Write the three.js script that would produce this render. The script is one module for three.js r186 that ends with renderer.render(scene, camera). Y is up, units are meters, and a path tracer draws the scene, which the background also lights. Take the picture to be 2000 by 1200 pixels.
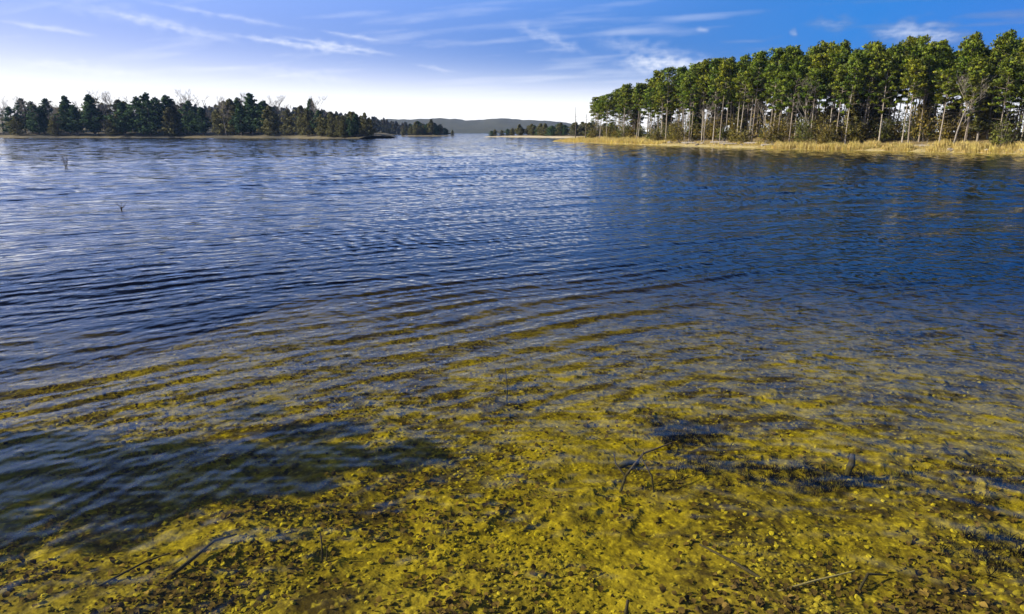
import * as THREE from 'three';
import { mergeGeometries } from 'three/addons/utils/BufferGeometryUtils.js';
import { createNoise2D } from 'simplex-noise';

// ---------------------------------------------------------------- camera, sky, sun, exposure
const scene = new THREE.Scene();
const camera = new THREE.PerspectiveCamera(50, 2000 / 1200, 0.05, 12000);
camera.position.set(0, 2.4, 0);
camera.rotation.x = -THREE.MathUtils.degToRad(14.885);
const renderer = new THREE.WebGLRenderer();
renderer.toneMapping = THREE.LinearToneMapping;
renderer.toneMappingExposure = 1.62;
renderer.shadowMap.enabled = true;

const SUN_AZ = THREE.MathUtils.degToRad(-94), SUN_EL = THREE.MathUtils.degToRad(30);   // azimuth: 0 is straight ahead (-z), negative to the left
const sunDir = new THREE.Vector3(Math.sin(SUN_AZ) * Math.cos(SUN_EL), Math.sin(SUN_EL), -Math.cos(SUN_AZ) * Math.cos(SUN_EL));
const sun = new THREE.DirectionalLight(new THREE.Color().setRGB(1, 0.93, 0.78), 4.5);
sun.name = 'sun';
sun.position.copy(sunDir).multiplyScalar(400);
sun.castShadow = true;
Object.assign(sun.shadow.camera, { left: -320, right: 320, top: 320, bottom: -320, near: 1, far: 1200 });
sun.shadow.mapSize.set(4096, 4096);
scene.add(sun, sun.target);

function rng(seed) { let s = seed | 0; return () => { s = (s + 0x6d2b79f5) | 0; let t = Math.imul(s ^ (s >>> 15), 1 | s); t = (t + Math.imul(t ^ (t >>> 7), 61 | t)) ^ t; return ((t ^ (t >>> 14)) >>> 0) / 4294967296; }; }
const N1 = createNoise2D(rng(11)), N2 = createNoise2D(rng(12)), N3 = createNoise2D(rng(13));
const { smoothstep: SS, lerp, clamp, degToRad } = THREE.MathUtils;
const fbm = (n, x, y, o = 4) => { let s = 0, a = 0.5; for (let i = 0; i < o; i++) { s += a * n(x, y); x = x * 2.03 + 7.1; y = y * 2.03 - 3.7; a *= 0.5; } return s; };

function makeSky() {
  const W = 4096, H = 2048, data = new Float32Array(W * H * 4);
  // thin ice-cloud streaks: [azimuth, elevation] of both ends in degrees, half-width in degrees, strength
  const streaks = [
    [-36, 7.0, -30.6, 6.5, 0.13, 0.5], [-30, 8.2, -21.6, 6.6, 0.28, 0.38], [-34, 8.4, -24, 7.5, 0.3, 0.16],
    [-27.5, 9.0, -16.8, 7.7, 0.14, 0.3], [-22, 7.1, -11.8, 5.95, 0.17, 0.62], [-18, 7.1, -9.6, 6.0, 0.15, 0.62],
    [-15, 7.6, -10.3, 7.0, 0.12, 0.5], [-8, 5.3, -4.4, 4.7, 0.12, 0.32], [0.2, 8.3, 6.0, 6.2, 0.42, 0.3], [6.6, 7.2, 15, 5.4, 0.5, 0.26],
    [8.6, 5.45, 16.5, 5.0, 0.48, 0.75], [14.6, 7.75, 15.6, 7.6, 0.16, 0.3], [21.4, 7.3, 22, 7.0, 0.2, 0.3], [27, 7.0, 33, 6.3, 0.5, 0.5],
    [-36, 4.6, -27, 3.9, 0.3, 0.4], [-21, 4.6, -12, 3.9, 0.35, 0.3], [22.5, 7.7, 26, 7.6, 0.35, 0.16],
  ];
  for (let j = 0; j < H; j++) {
    const el = ((j + 0.5) / H - 0.5) * Math.PI, ed = el * 180 / Math.PI, y = Math.sin(el), c = Math.cos(el);
    for (let i = 0; i < W; i++) {
      const ph = ((i + 0.5) / W - 0.5) * 2 * Math.PI, x = Math.cos(ph) * c, z = Math.sin(ph) * c, o = (j * W + i) * 4;
      const cs = x * sunDir.x + y * sunDir.y + z * sunDir.z, near = Math.pow(clamp(cs * 0.5 + 0.5, 0, 1), 1.5);   // 1 towards the sun
      const e = Math.max(ed, 0), up = SS(e, 14, 32), high = SS(e, 6, 19);
      // clear air: deep blue away from the sun and aloft, paler towards it
      let r = Math.max(0.012, 0.46 * near - 0.07) * lerp(1, 0.15, up) * lerp(1, 1.1, high), g = (0.055 + 0.4 * near) * lerp(1, 0.16, up) * lerp(1, 1.35, high), b = (0.3 + 0.5 * near) * lerp(1, 0.2, up) * lerp(1, 1.5, high);
      const w = Math.exp(-Math.pow(e / lerp(2.8, 5.9, near), 2.5)) * 0.97;
      r = lerp(r, 0.94, w); g = lerp(g, 0.92, w); b = lerp(b, 0.86, w);
      const glow = Math.pow(Math.max(cs, 0), 24) * 1.2 + Math.pow(Math.max(cs, 0), 220) * 4;
      r += glow; g += glow * 0.97; b += glow * 0.9;
      // high thin cloud, everywhere
      if (ed > 0.2) {
        const k = 1 / (y + 0.06), u = (x * 0.93 + z * 0.36) * k, v = (-x * 0.36 + z * 0.93) * k;
        let cl = Math.max(0, fbm(N1, u * 0.55 + 3, v * 1.7, 5) * 0.9 + fbm(N2, u * 0.2, v * 0.33, 3) * 0.8 - 0.14) * 0.34;
        cl = Math.min(cl, 0.4);
        const az = Math.atan2(x, -z) * 180 / Math.PI;
        if (ed < 12 && Math.abs(az) < 42) {
          for (const [a0, e0, a1, e1, hw, s] of streaks) {
            const dx = a1 - a0, dy = e1 - e0, t = ((az - a0) * dx + (ed - e0) * dy) / (dx * dx + dy * dy);
            if (t < -0.15 || t > 1.15) continue;
            const d = Math.abs((az - a0) * dy - (ed - e0) * dx) / Math.hypot(dx, dy), wob = 1 + 0.7 * N2(az * 0.7, s * 30 + ed * 1.2);
            const q = d / (hw * wob * (0.5 + 0.6 * Math.sin(Math.PI * clamp(t, 0, 1))));
            if (q > 3) continue;
            cl += 0.85 * s * Math.exp(-q * q) * SS(t, -0.15, 0.35) * (1 - SS(t, 0.65, 1.15)) * clamp(0.75 + 0.6 * fbm(N3, az * 0.8, ed * 5, 4) + 0.3 * fbm(N1, az * 3, ed * 14, 3), 0.1, 1.3);
          }
        }
        cl = Math.min(cl, 0.92);
        r = lerp(r, 0.68, cl); g = lerp(g, 0.7, cl); b = lerp(b, 0.74, cl);
      }
      data[o] = r; data[o + 1] = g; data[o + 2] = b; data[o + 3] = 1;
    }
  }
  const t = new THREE.DataTexture(data, W, H, THREE.RGBAFormat, THREE.FloatType);
  t.mapping = THREE.EquirectangularReflectionMapping; t.magFilter = THREE.LinearFilter; t.needsUpdate = true;
  return t;
}
scene.background = makeSky();
scene.environment = scene.background;
scene.fog = new THREE.FogExp2(new THREE.Color().setRGB(0.34, 0.56, 1), 0.0001);

// ---------------------------------------------------------------- helpers
const taken = new Map();
function numbered(name) { const n = taken.get(name) ?? 0; taken.set(name, n + 1); return n ? name + '_' + String(n).padStart(3, '0') : name; }
function lit(o) { o.traverse((m) => { if (m.isMesh) { m.castShadow = true; m.receiveShadow = true; } }); return o; }
function mesh(name, g, m, parent) { const o = new THREE.Mesh(g, m); o.name = name; (parent ?? scene).add(o); return lit(o); }
function structure(name, g, m) { const o = mesh(numbered(name), g, m); o.userData.kind = 'structure'; return o; }
function tag(o, label, category, group) { Object.assign(o.userData, { label, category }); if (group) o.userData.group = group; return o; }
function thing(name, label, category, pos, turn = 0, group) { const o = new THREE.Group(); o.name = numbered(name); o.position.set(...pos); o.rotation.y = turn; scene.add(o); return tag(o, label, category, group); }
const ONES = ['', 'first', 'second', 'third', 'fourth', 'fifth', 'sixth', 'seventh', 'eighth', 'ninth', 'tenth', 'eleventh', 'twelfth', 'thirteenth', 'fourteenth', 'fifteenth', 'sixteenth', 'seventeenth', 'eighteenth', 'nineteenth'];
const TENS = ['', '', 'twenty', 'thirty', 'forty', 'fifty', 'sixty', 'seventy', 'eighty', 'ninety'], TENTHS = ['', '', 'twentieth', 'thirtieth', 'fortieth', 'fiftieth', 'sixtieth', 'seventieth', 'eightieth', 'ninetieth'];
const ordinal = (n) => (n > 100 ? 'hundred-and-' + ordinal(n - 100) : n === 100 ? 'hundredth' : n < 20 ? ONES[n] : n % 10 ? TENS[Math.floor(n / 10)] + '-' + ONES[n % 10] : TENTHS[Math.floor(n / 10)]);

function geo(pos, nor, idx, col, uv) {
  const g = new THREE.BufferGeometry();
  g.setAttribute('position', new THREE.Float32BufferAttribute(pos, 3));
  if (idx) g.setIndex(idx);
  if (nor) g.setAttribute('normal', new THREE.Float32BufferAttribute(nor, 3)); else g.computeVertexNormals();
  if (col) g.setAttribute('color', new THREE.Float32BufferAttribute(col, 3));
  if (uv) g.setAttribute('uv', new THREE.Float32BufferAttribute(uv, 2));
  return g;
}
// many tapered tubes in one geometry; each path is [[x,y,z,radius], ...]
function tubes(paths, sides = 5, capped = true) {
  const pos = [], nor = [], idx = [], uv = [], T = new THREE.Vector3(), A = new THREE.Vector3(), B = new THREE.Vector3();
  for (const p of paths) {
    const base = pos.length / 3;
    let len = 0;
    for (let i = 0; i < p.length; i++) {
      const a = p[Math.max(0, i - 1)], b = p[Math.min(p.length - 1, i + 1)];
      if (i) len += Math.hypot(p[i][0] - p[i - 1][0], p[i][1] - p[i - 1][1], p[i][2] - p[i - 1][2]);
      T.set(b[0] - a[0], b[1] - a[1], b[2] - a[2]).normalize();
      A.set(Math.abs(T.y) > 0.9 ? 1 : 0, Math.abs(T.y) > 0.9 ? 0 : 1, 0).cross(T).normalize(); B.crossVectors(T, A);
      for (let k = 0; k <= sides; k++) {
        const w = (k / sides) * Math.PI * 2, cx = Math.cos(w), cy = Math.sin(w), nx = A.x * cx + B.x * cy, ny = A.y * cx + B.y * cy, nz = A.z * cx + B.z * cy;
        pos.push(p[i][0] + nx * p[i][3], p[i][1] + ny * p[i][3], p[i][2] + nz * p[i][3]); nor.push(nx, ny, nz); uv.push(k / sides, len);
      }
      if (i) for (let k = 0; k < sides; k++) { const a0 = base + (i - 1) * (sides + 1) + k, b0 = a0 + sides + 1; idx.push(a0, a0 + 1, b0, b0, a0 + 1, b0 + 1); }
    }
    if (capped) for (const end of [0, p.length - 1]) {
      const s = base + end * (sides + 1);
      for (let k = 1; k < sides - 1; k++) end ? idx.push(s, s + k, s + k + 1) : idx.push(s, s + k + 1, s + k);
    }
  }
  return geo(pos, nor, idx, null, uv);
}
// needle or leaf tufts spread through clumps; [x,y,z,rx,ry] each
function foliage(clumps, per, size, tint, r, hollow = 0.35) {
  const pos = [], nor = [], col = [], c = new THREE.Color();
  for (const [cx, cy, cz, rx, ry] of clumps) {
    const n = Math.round(per * (0.6 + 0.8 * r())), shade = r();
    for (let i = 0; i < n; i++) {
      const u = r() * 2 - 1, a = r() * 6.2832, q = Math.sqrt(1 - u * u), m = hollow + (1 - hollow) * Math.sqrt(r());
      const dx = q * Math.cos(a), dy = u, dz = q * Math.sin(a), x = cx + dx * rx * m, y = cy + dy * ry * m, z = cz + dz * rx * m;
      const s = size * (0.6 + 0.8 * r());
      const ax = r() - 0.5 + dx * 0.4, ay = r() - 0.5 + 0.25, az = r() - 0.5 + dz * 0.4, al = s / (Math.hypot(ax, ay, az) + 1e-6);
      let bx = r() - 0.5, by = r() - 0.5, bz = r() - 0.5; const bl = (s * 0.55) / (Math.hypot(bx, by, bz) + 1e-6);
      bx *= bl; by *= bl; bz *= bl;
      pos.push(x - bx, y - by, z - bz, x + bx, y + by, z + bz, x + ax * al, y + ay * al, z + az * al);
      let fx = by * az - bz * ay, fy = bz * ax - bx * az, fz = bx * ay - by * ax; const fl = Math.hypot(fx, fy, fz) + 1e-6, sg = fx * dx + fy * dy + fz * dz < 0 ? -1 : 1;
      let nx = dx + (sg * fx) / fl * 0.5, ny = dy + 0.15 + (sg * fy) / fl * 0.5, nz = dz + (sg * fz) / fl * 0.5; const nl = Math.hypot(nx, ny, nz) + 1e-6;
      tint(c, shade, r);
      for (let k = 0; k < 3; k++) { nor.push(nx / nl, ny / nl, nz / nl); col.push(c.r, c.g, c.b); }
    }
  }
  return geo(pos, nor, null, col);
}
// smooth noise that repeats every 'period' cells
function tileNoise(seed, period) {
  const r = rng(seed), v = Float32Array.from({ length: period * period }, () => r());
  return (x, y) => {
    const ix = Math.floor(x), iy = Math.floor(y), fx = x - ix, fy = y - iy, s = fx * fx * (3 - 2 * fx), t = fy * fy * (3 - 2 * fy), m = (k) => ((k % period) + period) % period;
    const a = v[m(iy) * period + m(ix)], b = v[m(iy) * period + m(ix + 1)], c = v[m(iy + 1) * period + m(ix)], d = v[m(iy + 1) * period + m(ix + 1)];
    return lerp(lerp(a, b, s), lerp(c, d, s), t);
  };
}
function dataTexture(n, fill, srgb) {
  const d = new Uint8Array(n * n * 4), px = [0, 0, 0];
  for (let j = 0; j < n; j++) for (let i = 0; i < n; i++) { fill(i / n, j / n, px); const o = (j * n + i) * 4; for (let k = 0; k < 3; k++) d[o + k] = clamp(px[k], 0, 1) * 255; d[o + 3] = 255; }
  const t = new THREE.DataTexture(d, n, n); t.wrapS = t.wrapT = THREE.RepeatWrapping; t.magFilter = THREE.LinearFilter; t.needsUpdate = true;
  if (srgb) t.colorSpace = THREE.SRGBColorSpace;
  return t;
}
const toS = (x) => (x <= 0.0031308 ? 12.92 * x : 1.055 * Math.pow(x, 1 / 2.4) - 0.055);
const sunk = (rr, g, b, more = {}) => new THREE.MeshPhysicalMaterial({ color: new THREE.Color().setRGB(rr, g, b), roughness: 1, specularIntensity: 0.1, ...more });
const std = (rr, g, b, roughness = 0.9, more = {}) => new THREE.MeshStandardMaterial({ color: new THREE.Color().setRGB(rr, g, b), roughness, ...more });
const leafy = (rr, g, b, through = 0.35) => new THREE.MeshPhysicalMaterial({ color: new THREE.Color().setRGB(rr, g, b), vertexColors: true, roughness: 0.95, transmission: through, thickness: 0, specularIntensity: 0.25, side: THREE.DoubleSide });

// ---------------------------------------------------------------- ground under the near water, and the water
// rings round the spot where the viewer stands: fine where the lake is close, coarse far off (tessellation only; the shape is a function of x and z)
function rings(r0, r1, ratio, fine, knee, height, extra) {
  const A = [], R = [];
  const half = 1.2;
  for (let a = -Math.PI; a < -half; a += 0.06) A.push(a);
  for (let a = -half; a < half; a += fine) A.push(a);
  for (let a = half; a < Math.PI; a += 0.06) A.push(a);
  A.push(Math.PI);
  for (let r = r0; r < r1; r *= r < knee ? ratio : 1.02) R.push(r);
  R.push(r1);
  const n = A.length, pos = new Float32Array(n * R.length * 3), uv = new Float32Array(n * R.length * 2), nor = new Float32Array(n * R.length * 3), idx = new Uint32Array((n - 1) * (R.length - 1) * 6);
  const col = extra ? new Float32Array(n * R.length * 3) : null;
  let q = 0;
  for (let j = 0; j < R.length; j++) for (let i = 0; i < n; i++) {
    const o = j * n + i, x = Math.sin(A[i]) * R[j], z = -Math.cos(A[i]) * R[j], h = height(x, z, R[j]), e = Math.max(0.006, R[j] * 0.0012);
    pos.set([x, h, z], o * 3); uv.set([x, -z], o * 2);
    const hx = (height(x + e, z, R[j]) - h) / e, hz = (height(x, z + e, R[j]) - h) / e, l = Math.hypot(hx, 1, hz);
    nor.set([-hx / l, 1 / l, -hz / l], o * 3);
    if (col) col.set(extra(x, z, h), o * 3);
    if (j && i) { const a = o - n - 1, b = o - n, c = o - 1; idx.set([a, b, c, b, o, c], q); q += 6; }
  }
  const g = new THREE.BufferGeometry();
  g.setAttribute('position', new THREE.BufferAttribute(pos, 3)); g.setAttribute('normal', new THREE.BufferAttribute(nor, 3)); g.setAttribute('uv', new THREE.BufferAttribute(uv, 2));
  if (col) g.setAttribute('color', new THREE.BufferAttribute(col, 3));
  g.setIndex(new THREE.BufferAttribute(idx, 1));
  return g;
}
// how far out from the near shoreline a place is (metres, negative on land)
const shoreZ = (x) => -0.9 - 0.35 * Math.sin(x * 0.35) - 5.6 * (1 - SS(x, -8.4, -5.2)) * SS(x, -15, -10) + 0.4 * SS(x, 3, 14);
const out_ = (x, z) => (shoreZ(x) - z) + 0.25 * N1(x * 0.3, z * 0.3);
const bedBase = (x, z) => {
  const s = out_(x, z);
  if (s < 0) return Math.min(-s * 0.16, 1.1 + 0.02 * -s);
  return -Math.min((0.064 * s + 0.0022 * s * s) * (1 + 2.2 * (1 - SS(x, -8.5, -4.8))), 4.2);
};
const bedHeight = (x, z) => {
  const rr = Math.hypot(x, z);
  let h = bedBase(x, z);
  if (rr < 40) {
    const near = 1 - SS(rr, 14, 40);
    h += near * (0.035 * N2(x * 0.8, z * 0.8) + 0.011 * N1(x * 2.7, z * 2.7) + 0.005 * N3(x * 7, z * 7) + 0.0035 * N2(x * 17, z * 17));
    // low silt ripples left by the swell, crests parallel to the waves
    const ph = (x * 0.62 + z * 0.78) * 24 + 3 * N1(x * 0.7, z * 0.7) + 1.9 * N3(x * 2.1, z * 2.1) + 0.8 * N2(x * 6, z * 6);
    h += near * 0.022 * Math.pow(0.5 + 0.5 * Math.sin(ph), 6) * SS(N2(x * 0.45 + 9, z * 0.45), -0.45, 0.2);
  }
  return h;
};
const bn = [tileNoise(31, 8), tileNoise(32, 20), tileNoise(33, 48), tileNoise(34, 128), tileNoise(35, 300)];
const bedMap = dataTexture(2048, (u, v, p) => {
  const a = bn[0](u * 8, v * 8), b = bn[1](u * 20, v * 20), c = bn[2](u * 48, v * 48), d = bn[3](u * 128, v * 128), e = bn[4](u * 300, v * 300);
  const k = clamp((0.25 * a + 0.2 * b + 0.25 * c + 0.2 * d + 0.1 * e - 0.33) * 2.6, 0, 1), w = clamp((d * 0.6 + e * 0.5 - 0.72) * 4, 0, 1);   // k: silt to algae; w: straw-coloured grains
  p[0] = toS(lerp(lerp(0.07, 0.42, k), 0.62, w * 0.6)); p[1] = toS(lerp(lerp(0.05, 0.33, k), 0.5, w * 0.6)); p[2] = toS(lerp(lerp(0.015, 0.04, k), 0.08, w * 0.6));
}, true);
bedMap.repeat.set(1 / 4.3, 1 / 4.3);
const bedBump = dataTexture(1024, (u, v, p) => { p[0] = p[1] = p[2] = 0.45 * bn[2](u * 48, v * 48) + 0.35 * bn[3](u * 128, v * 128) + 0.2 * bn[4](u * 300, v * 300); });
bedBump.repeat.set(1 / 2.9, 1 / 2.9);
const bedMat = new THREE.MeshPhysicalMaterial({ specularIntensity: 0.1, color: new THREE.Color().setRGB(0.72, 0.7, 0.55), map: bedMap, bumpMap: bedBump, bumpScale: 0.012, roughness: 0.95 });
structure('lake_bed', rings(0.9, 2600, 1.006, 0.0042, 12, bedHeight), bedMat);

// waves: direction (radians off straight towards the shore), length, slope, and where each family runs
const rw = rng(77), W = [];
const family = (n, l0, l1, dir, spread, slope, id) => { for (let i = 0; i < n; i++) { const l = l0 * Math.pow(l1 / l0, (i + rw() * 0.8) / n), a = dir + (rw() * 2 - 1) * spread, k = 6.2832 / l; W.push([Math.sin(a) * k, Math.cos(a) * k, (slope * (0.6 + 0.8 * rw())) / k, rw() * 6.28, id]); } };
family(10, 0.25, 0.6, 0.56, 0.07, 0.037, 0);
family(4, 0.65, 1.2, 0.52, 0.08, 0.022, 0);
family(14, 0.11, 0.3, 0.3, 1.0, 0.026, 1);
family(12, 0.7, 3.0, 0.3, 0.5, 0.028, 2);
const fam = [0, 0, 0, 0];
const waveHeight = (x, z, r) => {
  if (out_(x, z) < -1) return 0;
  const gust = fbm(N1, x * 0.06 + 2, z * 0.045, 2), right = SS(x, 0.5, 7 + Math.abs(z) * 0.35);
  fam[0] = SS(r, 4.0, 9) * lerp(1, 0.35, right) * (1 - 0.55 * SS(r, 8, 26)) * (0.85 + 0.5 * N2(x * 0.16, z * 0.16)) + 0.1;
  fam[1] = (SS(r, 5, 13) * lerp(0.4, 1.45, right) + 0.3 * SS(r, 16, 50)) * (0.75 + 0.6 * gust) + 0.1;
  fam[2] = SS(r, 9, 35) * (0.8 + 0.45 * gust) * lerp(0.85, 1.4, right);
  const wx = x + 0.22 * N1(x * 0.2, z * 0.2), wz = z + 0.22 * N3(x * 0.2, z * 0.2) - 0.012 * x * x * (1 - SS(r, 12, 30)) * (x > 0 ? 1 : 0);
  let h = 0;
  for (let i = 0; i < W.length; i++) { const w = W[i], s = Math.sin(w[0] * wx + w[1] * wz + w[3]); h += w[2] * fam[w[4]] * (w[4] === 0 ? 2.2 * Math.pow(0.5 + 0.5 * s, 2.3) - 0.75 : s); }
  return h;
};
const rt = rng(5), tw = [];
for (let i = 0; i < 44; i++) { const k = 9 * Math.pow(62 / 9, i / 44), a = -0.35 + (rt() * 2 - 1) * 1.15; tw.push([Math.round(Math.sin(a) * k), Math.round(Math.cos(a) * k), rt() * 6.28, 0.016 * (0.6 + 0.8 * rt())]); }
const ripple = dataTexture(1024, (u, v, p) => {
  let sx = 0, sy = 0;
  for (const [a, b, f, s] of tw) { const k = Math.hypot(a, b), c = s * Math.cos(6.28318530718 * (a * u + b * v) + f); sx += c * a / k; sy += c * b / k; }
  const l = Math.hypot(sx, sy, 1) ; p[0] = 0.5 - sx / l / 2; p[1] = 0.5 - sy / l / 2; p[2] = 0.5 + 0.5 / l;
});
ripple.repeat.set(1 / 5.3, 1 / 5.3);
const water = new THREE.Group(); water.name = 'lake_water'; water.userData.kind = 'structure'; scene.add(water);
const surfaceMat = new THREE.MeshPhysicalMaterial({ color: 0xffffff, roughness: 0.07, ior: 1.22, transmission: 1, thickness: 0, normalMap: ripple, normalScale: new THREE.Vector2(0.72, 0.72) });
mesh('water_surface', rings(0.9, 2600, 1.008, 0.0042, 70, waveHeight), surfaceMat, water);
// the water itself: clear, and yellow-green through its thickness
const bodyMat = new THREE.MeshPhysicalMaterial({ color: 0xffffff, roughness: 1, transparent: true, opacity: 0, thickness: 1, attenuationColor: new THREE.Color().setRGB(0.79, 0.785, 0.12), attenuationDistance: 1 });
const body = new THREE.BoxGeometry(5000, 6, 5000); body.translate(0, -3.06, 0);
mesh('water_body', body, bodyMat, water);

// ---------------------------------------------------------------- shores
// a strip of land along a shoreline: 'profile' gives [metres inland, height]
function shore(name, line, profile, wob, stepAlong, color, nearEnd = 0, farEnd = 0) {
  const curve = new THREE.CatmullRomCurve3(line.map(([x, z]) => new THREE.Vector3(x, 0, z)), false, 'centripetal'), len = curve.getLength(), n = Math.ceil(len / stepAlong);
  const side = Math.sign(wob) || 1;
  const frame = (t) => { const p = curve.getPointAt(clamp(t, 0, 1)), d = curve.getTangentAt(clamp(t, 0, 1)); return [p.x, p.z, -d.z * side, d.x * side, d.x, d.z]; };
  const amp = Math.abs(wob);
  const prof = (d) => { for (let i = 1; i < profile.length; i++) if (d <= profile[i][0]) { const [a, h0] = profile[i - 1], [b, h1] = profile[i]; return lerp(h0, h1, clamp((d - a) / (b - a), 0, 1)); } return profile[profile.length - 1][1]; };
  const width = profile[profile.length - 1][0];
  const ends = (t) => (nearEnd ? SS(t * len, 0, nearEnd) : 1) * (farEnd ? SS((1 - t) * len, 0, farEnd) : 1);
  const at = (t, d) => {
    const [x, z, nx, nz] = frame(t), e = ends(t), dd = d + amp * N1(t * len * 0.11, 3.3);
    const px = x + nx * dd * (d > 0 ? lerp(0.35, 1, e) : 1), pz = z + nz * dd * (d > 0 ? lerp(0.35, 1, e) : 1);
    let h = prof(d); if (h > 0) h = h * lerp(0.4, 1, e) + 0.14 * fbm(N2, px * 0.3, pz * 0.3, 3) * SS(d, 0.5, 3);
    return new THREE.Vector3(px, h, pz);
  };
  const ds = []; for (let i = 0; i < profile.length - 1; i++) { const [a] = profile[i], [b] = profile[i + 1], k = Math.max(1, Math.ceil((b - a) / (stepAlong * 0.8))); for (let j = 0; j < k; j++) ds.push(lerp(a, b, j / k)); } ds.push(width);
  const pos = [], idx = [], col = [], uv = [];
  for (let i = 0; i <= n; i++) for (let j = 0; j < ds.length; j++) {
    const p = at(i / n, ds[j]); pos.push(p.x, p.y, p.z); uv.push(p.x, p.z); col.push(...color(p, ds[j]));
    if (i && j) { const o = i * ds.length + j, a = o - ds.length - 1, b = o - ds.length, c = o - 1; side > 0 ? idx.push(a, c, b, b, c, o) : idx.push(a, b, c, b, o, c); }
  }
  structure(name, geo(pos, null, idx, col, uv), groundMat);
  return { at, len, frame };
}
const groundMap = dataTexture(512, (u, v, p) => { const a = bn[0](u * 8, v * 8), b = bn[2](u * 48, v * 48), c = bn[3](u * 128, v * 128); const k = 0.55 + 0.3 * a + 0.35 * b + 0.3 * c; p[0] = p[1] = p[2] = k * 0.72; });
groundMap.repeat.set(1 / 9, 1 / 9);
const groundMat = new THREE.MeshStandardMaterial({ map: groundMap, vertexColors: true, roughness: 1 });
const sandOrLitter = (p, d) => {   // bare sand and dry grass at the water's edge, brown needle litter under the trees
  const k = SS(d + 1.2 * N1(p.x * 0.25, p.z * 0.25), 0.7, 2.4), m = 0.5 + 0.5 * N3(p.x * 0.4, p.z * 0.4);
  return [lerp(0.5, lerp(0.22, 0.36, m), k), lerp(0.4, lerp(0.15, 0.26, m), k), lerp(0.17, lerp(0.06, 0.08, m), k)];
};
const right = shore('right_shore', [[10.5, -178], [13, -173], [20.3, -150], [25.9, -137], [34.2, -113.4], [38.8, -102.7], [46.1, -93.8], [50.3, -88.7], [59.1, -78], [75, -62], [104, -48]],
  [[-14, -3], [-3, -0.5], [0, -0.02], [0.6, 0.22], [3, 0.5], [8, 1.15], [16, 2.4], [26, 2.3], [33, 0.3], [40, -3]], -0.5, 1.2, sandOrLitter, 34, 0);
const left = shore('left_shore', [[-420, -345], [-300, -318], [-226, -300], [-180, -299], [-147, -297], [-120, -287], [-95, -275], [-72, -261], [-57, -253]],
  [[-16, -3], [0, -0.02], [1.5, 0.5], [8, 1.4], [25, 2.6], [55, 2.0], [75, -3]], -0.9, 3, (p, d) => { const k = SS(d + 12 * N1(p.x * 0.03, p.z * 0.03), 1, 5), m = 0.5 + 0.5 * N3(p.x * 0.2, p.z * 0.2), q = SS(N2(p.x * 0.024, 1), 0.1, 0.5); return [lerp(lerp(0.07, 0.2, q), lerp(0.1, 0.17, m), k), lerp(lerp(0.06, 0.16, q), lerp(0.08, 0.13, m), k), lerp(lerp(0.035, 0.08, q), 0.045, k)]; }, 0, 40);
const cove = shore('cove_shore', [[-14, -338], [-4, -332], [8, -318], [16, -296], [24, -282], [40, -272], [70, -262]],
  [[-16, -3], [0, -0.02], [2.5, 0.5], [8, 0.9], [30, 1.2], [50, -3]], -0.8, 3, (p, d) => { const k = SS(d, 3, 6); return [lerp(0.6, 0.2, k), lerp(0.5, 0.14, k), lerp(0.32, 0.06, k)]; }, 20, 0);
const islet = shore('islet', [[-67, -408], [-58, -404], [-46, -402], [-34, -405]], [[-10, -3], [0, -0.02], [2, 0.5], [9, 0.8], [16, -3]], -0.4, 2.5, () => [0.22, 0.17, 0.08], 8, 8);
// the wooded rise beyond the left shore, and the hills at the end of the lake
function ridge(name, x0, x1, zFront, depth, crest, nx, nd, mat, rough) {
  const pos = [], idx = [], uv = [];
  for (let i = 0; i <= nx; i++) for (let j = 0; j <= nd; j++) {
    const x = lerp(x0, x1, i / nx), t = j / nd, bump = Math.sin(Math.PI * Math.min(1, t * 1.25)), h = crest(x) * Math.pow(Math.max(0, bump), 0.8);
    pos.push(x, h + rough * fbm(N2, x * 0.02 + 5, t * 6, 4) * SS(t, 0, 0.3) - (j === 0 || j === nd ? 4 : 0), zFront - depth * t); uv.push(x, depth * t);
    if (i && j) { const o = i * (nd + 1) + j, a = o - nd - 2, b = o - nd - 1, c = o - 1; idx.push(a, b, c, b, o, c); }
  }
  return structure(name, geo(pos, null, idx, null, uv), mat);
}
const riseCrest = (x) => 2 + 15 * (1 - SS(x, -270, -80)) + 2 * N1(x * 0.011, 2);
ridge('wooded_rise', -900, -70, -600, 260, riseCrest, 80, 12, std(0.13, 0.11, 0.05, 1), 1.2);
const hillMap = dataTexture(512, (u, v, p) => { const k = 0.4 + 0.6 * (0.35 * bn[0](u * 8, v * 8) + 0.3 * bn[2](u * 48, v * 48) + 0.35 * bn[3](u * 128, v * 128)); p[0] = p[1] = p[2] = k; }, false);
const hillMat = std(0.085, 0.085, 0.05, 1, { map: hillMap });
hillMap.repeat.set(1 / 170, 1 / 60);
ridge('hills', -1300, 300, -1400, 500, (x) => 21 + 10 * SS(x, -560, -200) * (1 - SS(x, 40, 210)) + 3 * N1(x * 0.007, 8) - 18 * SS(x, 50, 260), 220, 26, hillMat, 3);
ridge('hills', -1500, 220, -1950, 500, (x) => 27 + 10 * N1(x * 0.0026, 4) - 24 * SS(x, -70, 190), 200, 20, hillMat, 4);

console.log('setting built');

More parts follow.
